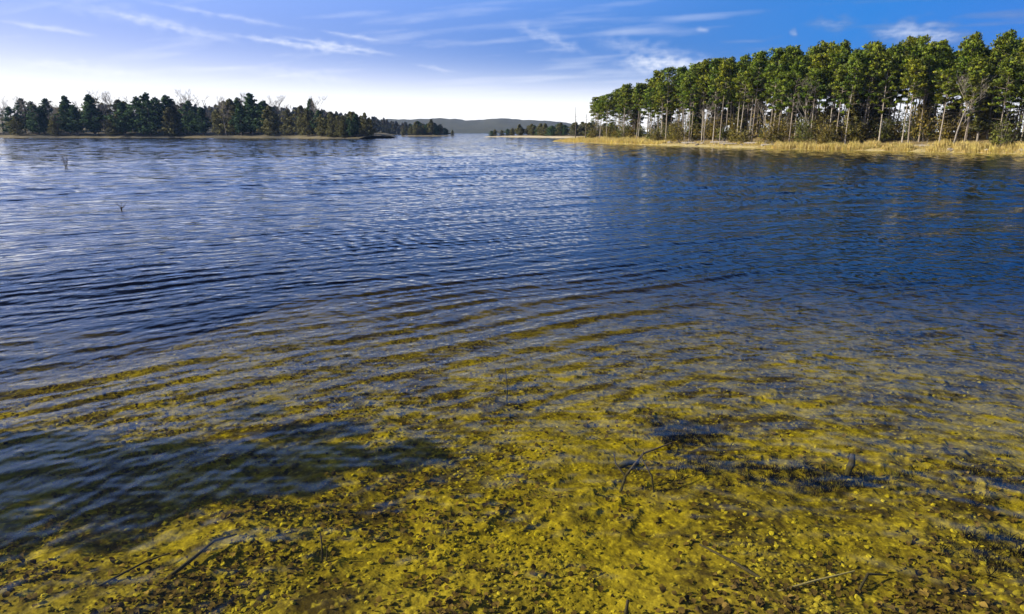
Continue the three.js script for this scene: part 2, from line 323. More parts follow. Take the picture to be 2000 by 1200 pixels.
// ---------------------------------------------------------------- trees
const barkTex = dataTexture(256, (u, v, p) => { const k = 0.5 + 0.5 * bn[1](u * 20, v * 4 * 5) * 0.8 + 0.25 * (bn[2](u * 48, v * 48) - 0.5); p[0] = p[1] = p[2] = k * 0.8; });
const bark = (r, g, b) => new THREE.MeshStandardMaterial({ color: new THREE.Color().setRGB(r, g, b), map: barkTex, roughness: 1 });
const pineBark = [bark(0.56, 0.47, 0.36), bark(0.42, 0.34, 0.26), bark(0.62, 0.54, 0.43)], greyBark = bark(0.42, 0.36, 0.29), darkBark = bark(0.2, 0.16, 0.12);
const pineGreen = [leafy(1, 1, 1), leafy(0.85, 0.95, 0.85), leafy(1.15, 1.05, 0.8)];

function pineParts(seed, H, start, spread) {
  const r = rng(seed), lean = (r() - 0.5) * 0.9, lean2 = (r() - 0.5) * 0.9, bow = (r() - 0.5) * 0.5;
  const axis = (t) => [lean * t + bow * Math.sin(t * 3.1), lean2 * t + bow * 0.6 * Math.sin(t * 2.6)];
  const trunk = [[]], branches = [], clumps = [];
  for (let i = 0; i <= 9; i++) { const t = i / 9, [x, z] = axis(t); trunk[0].push([x, t * H * 0.97 - 0.3 * (i === 0), z, (0.12 * (1 - t * 0.8) + (i === 0 ? 0.05 : 0)) * H / 14]); }
  const n = 34 + Math.floor(r() * 8);
  for (let i = 0; i < n; i++) {
    const u = Math.pow((i + r()) / n, 0.72), t = start + (1 - start) * u * 0.97, [x, z] = axis(t), y = t * H, a = i * 2.4 + r() * 1.2;
    const L = spread * (0.45 + 0.75 * Math.sin(Math.PI * Math.min(1, 0.25 + 0.72 * u))) * (0.6 + 0.6 * r()) * (u < 0.25 && r() < 0.4 ? 0.6 : 1);
    const rise = L * (0.05 + 0.4 * u + 0.25 * r()), ex = x + Math.cos(a) * L, ez = z + Math.sin(a) * L;
    branches.push([[x, y, z, 0.045], [x + Math.cos(a) * L * 0.55, y + rise * 0.35, z + Math.sin(a) * L * 0.55, 0.03], [ex, y + rise, ez, 0.012]]);
    const cr = (0.62 + 0.4 * r()) * spread / 2 * lerp(0.62, 1, SS(u, 0.1, 0.55));
    clumps.push([ex, y + rise + 0.1, ez, cr, cr * 0.6]);
    if (r() < 0.7) clumps.push([x + Math.cos(a) * L * 0.6 + (r() - 0.5) * 0.5, y + rise * 0.6 + 0.2, z + Math.sin(a) * L * 0.6 + (r() - 0.5) * 0.5, cr * 0.85, cr * 0.5]);
  }
  { const [x, z] = axis(1); clumps.push([x, H * 0.985, z, spread * 0.36, spread * 0.3]); }
  for (let i = 0; i < 7; i++) {   // dead stubs on the bare trunk
    const t = 0.2 + (start - 0.2) * r(), [x, z] = axis(t), a = r() * 6.28, L = 0.4 + r() * 1.3;
    branches.push([[x, t * H, z, 0.028], [x + Math.cos(a) * L, t * H + L * (r() * 0.5 - 0.1), z + Math.sin(a) * L, 0.01]]);
  }
  const tint = (c, s, q) => { const k = 0.75 + 0.5 * q(), y = s * 0.6 + q() * 0.4; c.setRGB(lerp(0.1, 0.29, y) * k, lerp(0.18, 0.3, y) * k, lerp(0.02, 0.018, y) * k); };
  return { trunk: tubes(trunk, 7), branches: tubes(branches, 4), crown: foliage(clumps, 50, 0.3, tint, r) };
}
function bareParts(seed, H, opts = {}) {
  const r = rng(seed), trunk = [], branches = [], twigs = [], { first = 0.35, angle = 0.55, depth = 4, thin = 0.012 } = opts;
  const grow = (p, d, L, rad, lvl) => {
    const path = [[p.x, p.y, p.z, rad]], q = p.clone(), dir = d.clone();
    for (let i = 1; i <= 3; i++) { dir.x += (r() - 0.5) * 0.35; dir.z += (r() - 0.5) * 0.35; dir.y += 0.06; dir.normalize(); q.addScaledVector(dir, L / 3); path.push([q.x, q.y, q.z, rad * (1 - 0.2 * i)]); }
    (lvl === 0 ? trunk : lvl < 3 ? branches : twigs).push(path);
    if (lvl >= depth) return;
    const n = lvl === 0 ? 7 : 3 + (r() < 0.5 ? 1 : 0);
    for (let i = 0; i < n; i++) {
      const t = lvl === 0 ? first + (1 - first) * ((i + 0.6 * r()) / (n - 0.4)) : 0.4 + 0.6 * r(), k = Math.min(2, Math.floor(t * 3)), f = t * 3 - k, a = path[k], b = path[k + 1];
      const nd = dir.clone(), w = r() * 6.28; nd.add(new THREE.Vector3(Math.cos(w), 0.1 + 0.5 * r(), Math.sin(w)).multiplyScalar(angle + 0.5 * r())).normalize();
      grow(new THREE.Vector3(lerp(a[0], b[0], f), lerp(a[1], b[1], f), lerp(a[2], b[2], f)), nd, L * (lvl === 0 ? 0.4 : 0.6) * (0.7 + 0.5 * r()), Math.max(thin, rad * (lvl === 0 ? 0.34 : 0.5)), lvl + 1);
    }
  };
  grow(new THREE.Vector3(0, -0.2, 0), new THREE.Vector3((r() - 0.5) * 0.2, 1, (r() - 0.5) * 0.2).normalize(), H * 0.72, H * 0.014, 0);
  return { trunk: tubes(trunk, 6), branches: tubes(branches, 4), twigs: tubes(twigs, 3, false) };
}
function coniferParts(seed, H, R, low, tintOf, per = 48, tuft = 0.03 * H + 0.06) {   // cedar or broad young pine: crown almost to the ground, uneven outline
  const r = rng(seed), clumps = [], branches = [], n = 56, lobes = [r() * 6, r() * 6, r() * 6];
  for (let i = 0; i < n; i++) {
    const u = (i + r()) / n, y = H * lerp(low, 0.97, u), a = i * 2.4 + r(), prof = Math.pow(Math.sin(Math.PI * lerp(0.2, 1.0, Math.pow(u, 0.8))), 0.8) * (0.75 + 0.25 * Math.sin(u * 9 + lobes[0])) + 0.08;
    const L = R * prof * (0.5 + 0.75 * r()) * (0.85 + 0.3 * Math.sin(a * 2 + lobes[1]));
    branches.push([[0, y - L * 0.15, 0, 0.05 * H / 10], [Math.cos(a) * L, y + L * 0.12, Math.sin(a) * L, 0.012]]);
    const cr = R * (0.19 + 0.14 * r()) * (1.12 - 0.78 * u);
    clumps.push([Math.cos(a) * L, y + L * 0.12, Math.sin(a) * L, cr, cr * 0.8]);
    if (r() < 0.55) clumps.push([Math.cos(a) * L * 0.5, y, Math.sin(a) * L * 0.5, cr, cr * 0.85]);
  }
  clumps.push([0, H * 0.96, 0, R * 0.13, H * 0.05]);
  return { trunk: tubes([[[0, -0.3, 0, 0.022 * H], [0.1, H * 0.4, 0, 0.016 * H], [0, H * 0.95, 0.1, 0.004 * H]]], 6), branches: tubes(branches, 3, false), crown: foliage(clumps, per, tuft, tintOf, r) };
}
function plant(kind, parts, mats, label, category, group, pos, turn, scale, lean = 0) {
  const o = thing(kind, label, category, pos, turn, group);
  for (const k of Object.keys(parts)) { const p = mesh(k, parts[k], mats[k], o); if (/branches|twigs|stems/.test(k)) p.userData.kind = 'stuff'; }
  o.scale.set(...(Array.isArray(scale) ? scale : [scale, scale, scale]));
  o.rotation.z = lean;
  return o;
}

// --- the pine stand on the right shore
const pines = []; for (let i = 0; i < 9; i++) pines.push(pineParts(200 + i * 7, 14, [0.4, 0.5, 0.34, 0.55, 0.44, 0.32, 0.48, 0.38, 0.56][i], [1.7, 1.5, 1.6, 1.9, 1.6, 1.35, 1.8, 1.45, 1.7][i]));
{
  const r = rng(900), spots = [];
  for (let tries = 0; tries < 14000 && spots.length < 270; tries++) {
    const s = tries < 60 ? 15 + r() * 40 : 14 + r() * (right.len - 20), d = 3.6 + Math.pow(r(), 1.15) * (tries < 60 ? 9 : 23), t = s / right.len, wide = SS(s, 4, 50);
    if (d > 5 + 24 * wide) continue;
    const p = right.at(t, d);
    if (p.y < 0.2 || p.x > 82 + 0.2 * (-90 - p.z)) continue;
    if (spots.some((q) => (q.p.x - p.x) ** 2 + (q.p.z - p.z) ** 2 < 2.0 ** 2)) continue;
    spots.push({ p, s, d, row: d < 8 ? 0 : d < 15 ? 1 : 2 });
  }
  spots.sort((a, b) => a.p.x / -a.p.z - b.p.x / -b.p.z);
  const count = [0, 0, 0], rowName = ['in the front row', 'in the middle rows', 'in the back rows'], crownName = ['full rounded crown', 'flat crown', 'long crown', 'high crown', 'open crown', 'narrow long crown', 'broad crown', 'small crown', 'short crown'];
  for (const q of spots) {
    const v = Math.floor(r() * 9), n = ++count[q.row], h = 0.9 * lerp(0.66, 1, SS(-q.p.z, 66, 106)) * lerp(1, 0.7, SS(-q.p.z, 132, 172)) * (0.8 + 0.3 * r());
    plant('pine_tree', pines[v], { trunk: pineBark[v % 3], branches: pineBark[1], crown: pineGreen[Math.floor(r() * 3)] },
      `pine with ${crownName[v]}, ${ordinal(n)} from the grassy point ${rowName[q.row]}`, 'pine tree', 'pines of the stand on the right shore', [q.p.x, q.p.y, q.p.z], r() * 6.28, [0.82, h, 0.82], (r() - 0.5) * 0.07);
  }
  console.log('pines', spots.length);
}
// --- bare trees among the pines
{
  const kinds = [bareParts(41, 8), bareParts(42, 9.5), bareParts(43, 7)], r = rng(910);
  const at = [[30, 4, 1], [52, 5, 0], [70, 9, 2], [84, 4.5, 1], [97, 12, 1], [104, 4, 0], [112, 5.5, 2], [118, 3.8, 1], [124, 6, 0], [130, 4, 2], [91, 6, 0], [60, 4, 2], [22, 3, 2], [109, 9, 1]].sort((a, b) => a[0] - b[0]);
  at.forEach(([s, d, k], i) => { const p = right.at(s / right.len, d); plant('bare_tree', kinds[k], { trunk: greyBark, branches: greyBark, twigs: greyBark }, `leafless pale grey tree, ${ordinal(i + 1)} from the grassy point among the right shore pines`, 'bare tree', 'leafless trees among the pines', [p.x, p.y - 0.05, p.z], r() * 6.28, 0.8 + 0.35 * r(), (r() - 0.5) * 0.2); });
  const snag = (seed, H) => { const q = rng(seed), b = []; for (let i = 0; i < 9; i++) { const y = H * (0.3 + 0.65 * q()), a = q() * 6.28, L = 0.3 + q() * 0.9; b.push([[0, y, 0, 0.03], [Math.cos(a) * L, y + 0.2 * q(), Math.sin(a) * L, 0.012]]); } return { trunk: tubes([[[0, -0.5, 0, 0.16], [0.06, H * 0.5, 0, 0.1], [0, H, 0.05, 0.03]]], 6), branches: tubes(b, 4) }; };
  plant('dead_snag', snag(1, 8.2), { trunk: darkBark, branches: darkBark }, 'taller bare dead trunk standing left of the pine stand at the point', 'dead tree', null, [15.6, 0.1, -167], 0, 1, 0.02);
  plant('dead_snag', snag(2, 6.4), { trunk: darkBark, branches: darkBark }, 'shorter bare dead trunk between the tall snag and the first pine', 'dead tree', null, [17.6, 0.2, -163], 1, 1, -0.02);
}
// --- brush under the pines
{
  const brush = (seed, H) => {
    const r = rng(seed), stems = [], clumps = [];
    for (let i = 0; i < 13; i++) { const a = r() * 6.28, L = H * (0.5 + 0.5 * r()), k = 0.2 + 0.45 * r(), x = Math.cos(a) * L * k, z = Math.sin(a) * L * k; stems.push([[x * 0.1, -0.1, z * 0.1, 0.03], [x * 0.5, L * 0.5, z * 0.5, 0.02], [x, L, z, 0.008]]); clumps.push([x, L * 0.92, z, H * 0.22, H * 0.2], [x * 0.7, L * 0.6, z * 0.7, H * 0.24, H * 0.2], [x * 0.9, L * 0.32, z * 0.9, H * 0.2, H * 0.16]); }
    return { stems: tubes(stems, 4), foliage: foliage(clumps, 26, 0.2, (c, s, q) => { const y = 0.5 * s + 0.5 * q(), k = 0.7 + 0.6 * q(); c.setRGB(lerp(0.15, 0.3, y) * k, lerp(0.14, 0.235, y) * k, lerp(0.03, 0.04, y) * k); }, r, 0) };
  };
  const kinds = [brush(61, 2.4), brush(62, 3.1), brush(63, 1.8), brush(64, 3.8)], mats = [leafy(1, 1, 1, 0.3), leafy(0.75, 0.95, 0.8, 0.3), leafy(1.1, 1.0, 0.9, 0.3)], r = rng(920), list = [];
  for (let i = 0; i < 125; i++) list.push([13 + ((i + r()) / 125) * (right.len - 18), 2.6 + Math.pow(r(), 1.6) * 17]);
  for (let i = 0; i < 22; i++) list.push([82 + 40 * r(), 3.2 + r() * 19, 1.25]);
  for (let i = 0; i < 26; i++) list.push([28 + 90 * r(), 17 + r() * 10, 1]);
  list.sort((a, b) => a[0] - b[0]);
  let n = 0;
  const tone = ['golden olive', 'dull green', 'tawny'], size = ['waist-high', 'tall', 'low', 'very tall'];
  for (const [s, d, big] of list) {
    const p = right.at(s / right.len, d); if (p.y < 0.15 || p.x > 74) continue;
    const v = big ? 1 + 2 * Math.floor(r() * 2) : Math.floor(r() * 4), m = Math.floor(r() * 3); n++;
    plant('shrub', kinds[v], { stems: greyBark, foliage: mats[m] }, `${size[v]} ${tone[m]} shrub under the right shore pines, ${ordinal(n)} from the point`, 'shrub', 'brush under the pines', [p.x, p.y - 0.05, p.z], r() * 6.28, [1, (big ?? 1) * (0.75 + 0.5 * r()), 1]);
  }
}
// --- young trees between brush and pine crowns
{
  const tint = (c, s, q) => { const y = 0.6 * s + 0.4 * q(), k = 0.7 + 0.6 * q(); c.setRGB(lerp(0.1, 0.2, y) * k, lerp(0.125, 0.17, y) * k, 0.025 * k); };
  const kinds = [coniferParts(101, 7, 1.5, 0.25, tint), coniferParts(102, 7, 1.9, 0.35, tint), coniferParts(103, 7, 1.3, 0.15, tint)], mats = [leafy(1, 1, 1), leafy(0.85, 1, 0.8), leafy(1.1, 0.95, 0.8)], r = rng(925), list = [];
  for (let i = 0; i < 20; i++) list.push([15 + ((i + r()) / 20) * (right.len - 18), 4.5 + r() * 18]);
  for (let i = 0; i < 26; i++) list.push([34 + ((i + r()) / 26) * 84, 20 + r() * 8]);
  list.sort((a, b) => a[0] - b[0]);
  let n = 0;
  for (const [s, d] of list) {
    const p = right.at(s / right.len, d); if (p.y < 0.2 || p.x > 80) continue;
    const v = Math.floor(r() * 3), h = 0.55 + 0.55 * r();
    plant('young_pine', kinds[v], { trunk: greyBark, branches: greyBark, crown: mats[Math.floor(r() * 3)] }, `${['bushy', 'spreading', 'slender'][v]} olive young pine under the tall right shore pines, ${ordinal(++n)} from the point`, 'young pine', 'young trees under the pines', [p.x, p.y - 0.05, p.z], r() * 6.28, [1, h, 1]);
  }
}
// --- the left shore
{
  const dark = (c, s, q) => { const k = 0.7 + 0.6 * q(); c.setRGB(0.07 * k, 0.125 * k, 0.045 * k); }, olive = (c, s, q) => { const k = 0.7 + 0.6 * q(); c.setRGB(0.18 * k, 0.17 * k, 0.06 * k); };
  const kinds = [coniferParts(71, 16, 4.2, 0.12, dark), coniferParts(72, 16, 5.0, 0.06, dark), coniferParts(73, 16, 3.6, 0.1, dark), coniferParts(74, 16, 4.6, 0.05, olive), coniferParts(75, 16, 5.4, 0.04, olive)];
  const bare = [bareParts(81, 17, { thin: 0.035 }), bareParts(82, 15, { thin: 0.035 }), bareParts(83, 18, { thin: 0.035 })], leaf = leafy(1, 1, 1, 0.2), r = rng(930);
  // [x across the shore, metres inland, kind, height]; kinds 5 and up are leafless
  const list = [[-262, 10, 1, 12], [-250, 12, 0, 15], [-239, 6, 3, 11], [-228, 9, 1, 13], [-221, 5, 4, 9], [-214, 8, 1, 14], [-206, 10, 6, 15], [-203, 4, 3, 9], [-199, 8, 2, 18], [-194, 5, 0, 14], [-190, 14, 5, 16],
    [-187, 6, 2, 19], [-181, 12, 7, 18], [-178, 4, 4, 8], [-173, 6, 0, 15], [-167, 8, 1, 17.5], [-161, 5, 1, 19.5], [-155, 9, 0, 18], [-151, 4, 3, 13], [-148, 12, 7, 19], [-144, 6, 1, 16], [-139, 9, 5, 17], [-137, 5, 0, 13], [-132, 14, 6, 17],
    [-129, 5, 4, 12], [-124, 8, 3, 16], [-119, 12, 7, 17], [-117, 5, 0, 14], [-113, 6, 2, 18.5], [-108, 9, 1, 15], [-105, 14, 5, 16], [-102, 5, 3, 13], [-98, 10, 6, 15], [-95, 6, 4, 11], [-90, 8, 3, 12.5], [-87, 13, 7, 15], [-84, 5, 4, 9], [-80, 8, 0, 10.5], [-77, 6, 3, 9],
    [-74, 9, 4, 10], [-71, 5, 3, 8], [-68, 7, 4, 8.5], [-65, 4, 3, 7], [-62, 6, 0, 6.5], [-158, 22, 6, 18], [-170, 20, 1, 17], [-122, 24, 1, 14], [-100, 26, 0, 15], [-210, 22, 3, 14], [-230, 24, 1, 15], [-183, 24, 3, 15], [-142, 26, 4, 15], ...Array.from({ length: 34 }, (_, i) => [-262 + i * 5.9 + 4 * r(), 8 + 26 * r(), [0, 5, 3, 4, 5, 6, 7, 1][Math.floor(r() * 8)], lerp(14, 7, SS(i, 20, 33)) * (0.8 + 0.5 * r())]), ...Array.from({ length: 14 }, (_, i) => [-255 + i * 13 + 8 * r(), 4 + 12 * r(), 5 + Math.floor(r() * 3), lerp(17, 11, SS(i, 9, 14)) * (0.9 + 0.25 * r())])].sort((a, b) => a[0] - b[0]);
  const txt = ['dark green conifer', 'broad dark green evergreen', 'narrow dark conifer', 'olive green cedar', 'broad olive brown evergreen', 'leafless branching tree', 'leafless grey tree', 'leafless forked tree'];
  const find = (x) => { let a = 0, b = 1; for (let i = 0; i < 30; i++) { const m = (a + b) / 2; left.frame(m)[0] < x ? (a = m) : (b = m); } return a; };
  list.forEach(([x, d, k, h], i) => {
    h *= 0.92; const p = left.at(find(x), d), label = `${txt[k]} on the left shore, ${ordinal(i + 1)} along from the left`;
    if (k < 5) plant('evergreen_tree', kinds[k], { trunk: darkBark, branches: darkBark, crown: leaf }, label, 'evergreen tree', 'trees on the left shore', [p.x, p.y - 0.1, p.z], r() * 6.28, [h / 16 * (1.1 + 0.4 * r()), h / 16, h / 16 * (1.1 + 0.4 * r())], (r() - 0.5) * 0.06);
    else plant('bare_tree', bare[k - 5], { trunk: greyBark, branches: greyBark, twigs: greyBark }, label, 'bare tree', 'trees on the left shore', [p.x, p.y - 0.1, p.z], r() * 6.28, h / 17);
  });
  for (let i = 0; i < 16; i++) {
    const p = left.at(0.88 + 0.12 * (i + r()) / 16, 6 + 30 * r()), v = [0, 3, 4, 3][Math.floor(r() * 4)], h = 6 + 3 * r();
    if (p.y > 0.1) plant('evergreen_tree', kinds[v], { trunk: darkBark, branches: darkBark, crown: leaf }, `low ${txt[v]} at the tip of the left shore, ${ordinal(i + 1)} towards the end`, 'evergreen tree', 'trees on the left shore', [p.x, p.y - 0.1, p.z], r() * 6.28, [h / 13, h / 16, h / 13]);
  }
  // islet and cove: small trees far off
  const far = [coniferParts(91, 6, 2.2, 0.08, olive), coniferParts(92, 6, 2.7, 0.05, dark), coniferParts(93, 6, 1.9, 0.1, olive)], small = leafy(1, 1, 1, 0.2);
  for (let i = 0; i < 15; i++) { const p = islet.at((i + 0.2 + 0.6 * r()) / 15, 2 + r() * 7), v = Math.floor(r() * 3), h = (0.7 + 0.5 * r()) * (0.6 + 0.6 * Math.sin(Math.PI * (i + 0.5) / 15)); plant('evergreen_tree', far[v], { trunk: darkBark, branches: darkBark, crown: small }, `small ${v === 1 ? 'dark' : 'olive'} evergreen on the islet, ${ordinal(i + 1)} from its left end`, 'evergreen tree', 'trees on the far islet', [p.x, p.y - 0.1, p.z], r() * 6.28, [h * 1.3, h * 1.15, h * 1.3]); }
  for (let i = 0; i < 48; i++) { const p = cove.at(0.02 + 0.72 * (i + 0.2 + 0.6 * r()) / 48, 3 + r() * 12), v = Math.floor(r() * 3), h = 0.74 * (0.75 + 0.5 * r()) * lerp(0.6, 1.05, SS(i, 0, 9)); plant('evergreen_tree', far[v], { trunk: darkBark, branches: darkBark, crown: small }, `small ${v === 1 ? 'dark' : 'olive'} evergreen on the low far shore beside the point, ${ordinal(i + 1)} from the left`, 'evergreen tree', 'trees on the low far shore', [p.x, p.y - 0.1, p.z], r() * 6.28, [h * 1.6, h, h * 1.6]); }
  // the wood on the far rise, and the one along its foot: reads as one mass
  const wood = (name, label, n, place) => {
    const parts = coniferParts(95, 11, 3.4, 0.05, (c, s, q) => { const k = 0.7 + 0.6 * q(); c.setRGB(0.1 * k, 0.095 * k, 0.04 * k); });
    const o = new THREE.InstancedMesh(parts.crown, leaf, n), m = new THREE.Matrix4(), q = new THREE.Quaternion(), up = new THREE.Vector3(0, 1, 0), c = new THREE.Color();
    for (let i = 0; i < n; i++) { const [x, y, z, s] = place(); o.setMatrixAt(i, m.compose(new THREE.Vector3(x, y, z), q.setFromAxisAngle(up, r() * 6.28), new THREE.Vector3(s * 1.1, s, s * 1.1))); const k = 0.7 + 0.5 * r(), w = r(); o.setColorAt(i, c.setRGB(k * lerp(0.8, 1.25, w), k, k * lerp(0.9, 1.1, w))); }
    o.name = name; o.userData = { kind: 'stuff', label, category: 'wood' }; scene.add(lit(o));
  };
  wood('far_wood', 'brown and olive wood covering the rise behind the left shore', 620, () => { const x = lerp(-460, -72, Math.pow(r(), 0.8)), t = 0.02 + 0.5 * r(); return [x, riseCrest(x) * Math.pow(Math.sin(Math.PI * Math.min(1, t * 1.25)), 0.8) - 0.3, -600 - 260 * t, (0.6 + 0.5 * r()) * lerp(1.15, 0.8, SS(x, -200, -72))]; });
}
console.log('trees built');

// ---------------------------------------------------------------- grass, logs and stones on the right bank
{
  const r = rng(940);
  const tuft = (n, H, w, spread) => { const pos = [], nor = [], col = []; for (let i = 0; i < n; i++) { const a = r() * 6.28, b = r() * 6.28, q = spread * Math.sqrt(r()), x = Math.cos(a) * q, z = Math.sin(a) * q, h = H * (0.55 + 0.6 * r()), bx = Math.cos(b) * h * 0.3 * (0.3 + r()), bz = Math.sin(b) * h * 0.3 * (0.3 + r()), sx = Math.sin(b) * w, sz = -Math.cos(b) * w, k = 0.75 + 0.5 * r();
    const P = [[x - sx, 0, z - sz], [x + sx, 0, z + sz], [x + bx * 0.35 + sx * 0.8, h * 0.6, z + bz * 0.35 + sz * 0.8], [x + bx * 0.35 - sx * 0.8, h * 0.6, z + bz * 0.35 - sz * 0.8], [x + bx, h, z + bz]];
    for (const [i0, i1, i2] of [[0, 1, 2], [0, 2, 3], [3, 2, 4]]) for (const v of [i0, i1, i2]) { pos.push(...P[v]); nor.push(Math.cos(b) * 0.5, 0.75, Math.sin(b) * 0.5); col.push(k, k, k); } } return geo(pos, nor, null, col); };
  const g = tuft(16, 1, 0.022, 0.3), places = [];
  for (let i = 0; i < 2600; i++) { const s = 1 + r() * 50, p = right.at(s / right.len, 0.1 + Math.pow(r(), 1.2) * 5.2); places.push([p, (0.6 + 0.4 * r()) * lerp(0.5, 1.1, SS(s, 0, 14)) * lerp(1, 0.5, SS(s, 42, 52)) * (0.9 + 0.35 * N1(s * 0.5, 1))]); }   // the low spit
  for (let i = 0; i < 12000; i++) { const s = 50 + r() * (right.len - 52), d = 0.05 + Math.pow(r(), 1.4) * 4.6, p = right.at(s / right.len, d), k = SS(fbm(N3, s * 0.12, d * 0.25, 3), -0.35, 0.15) * SS(s, 60, 92); if (r() < k + 0.18) places.push([p, (0.25 + 0.7 * k) * (0.55 + 0.5 * r()) * (0.85 + 0.5 * N1(s * 0.45, d * 0.6))]); }
  const o = new THREE.InstancedMesh(g, leafy(0.72, 0.58, 0.2, 0.3), places.length), m = new THREE.Matrix4(), q = new THREE.Quaternion(), e = new THREE.Euler(), c = new THREE.Color();
  places.forEach(([p, h], i) => { o.setMatrixAt(i, m.compose(new THREE.Vector3(p.x, p.y - 0.03, p.z), q.setFromEuler(e.set((r() - 0.5) * 0.3, r() * 6.28, (r() - 0.5) * 0.3)), new THREE.Vector3(h * 1.15, h, h * 1.15))); const k = 0.75 + 0.45 * r(); o.setColorAt(i, c.setRGB(k, k * (0.92 + 0.12 * r()), k * (0.7 + 0.5 * r()))); });
  o.name = 'dry_grass'; o.userData = { kind: 'stuff', label: 'straw yellow dry grass along the water of the right shore', category: 'grass' }; scene.add(lit(o));

  const logs = [[58, 2.2, 3.6, 0.2], [63, 1.5, 2.6, -0.4], [66, 3.0, 4.4, 0.1], [70, 1.8, 3.0, 0.5], [74, 2.9, 3.8, -0.15], [79, 1.6, 2.2, 0.3], [87, 3.4, 4.0, 0.05], [101, 3.3, 3.4, -0.3], [110, 3.0, 3.2, 0.2], [118, 3.2, 3.6, -0.1]];
  logs.forEach(([s, d, L, turn], i) => {
    const p = right.at(s / right.len, d), f = right.frame(s / right.len), q2 = rng(i + 3), b = [];
    const o2 = thing('fallen_log', `grey brown fallen log on the right bank, ${ordinal(i + 1)} from the point`, 'log', [p.x, p.y + 0.1, p.z], Math.atan2(-f[5], f[4]) + turn, 'fallen logs on the right bank');
    mesh('trunk', tubes([[[-L / 2, 0, 0, 0.17], [-L / 6, 0.05, 0.1, 0.15], [L / 6, 0.08, 0, 0.12], [L / 2, 0.12, 0.1, 0.07]]], 8), greyBark, o2);
    for (let k = 0; k < 4; k++) { const x = (q2() - 0.5) * L * 0.8, l = 0.4 + 0.6 * q2(); b.push([[x, 0.05, 0, 0.04], [x + 0.3 * l, l, (q2() - 0.5) * l, 0.012]]); }
    mesh('branch_stubs', tubes(b, 4), greyBark, o2).userData.kind = 'stuff';
  });
  const stoneGeo = (seed) => { const q2 = rng(seed), n2 = createNoise2D(q2), g2 = new THREE.IcosahedronGeometry(1, 2), P = g2.attributes.position; for (let i = 0; i < P.count; i++) { const x = P.getX(i), y = P.getY(i), z = P.getZ(i), k = 0.82 + 0.28 * n2(x * 1.3 + y, z * 1.3 - y * 0.7); P.setXYZ(i, x * k * 1.2, y * k * 0.7, z * k); } g2.computeVertexNormals(); return g2; };
  const sg = [stoneGeo(1), stoneGeo(2), stoneGeo(3)], sm = [std(0.24, 0.2, 0.15), std(0.3, 0.26, 0.19)];
  for (let i = 0; i < 16; i++) { const s = 52 + i * 5 + r() * 3, p = right.at(s / right.len, 0.4 + r() * 1.4), k = 0.22 + 0.3 * r(), o3 = mesh(numbered('shore_stone'), sg[i % 3], sm[i % 2]); o3.position.set(p.x, p.y + 0.05, p.z); o3.rotation.y = r() * 6; o3.scale.setScalar(k); tag(o3, `${k > 0.37 ? 'large' : 'small'} tan stone at the right waterline, ${ordinal(i + 1)} from the point`, 'stone', 'stones at the right waterline'); }
}

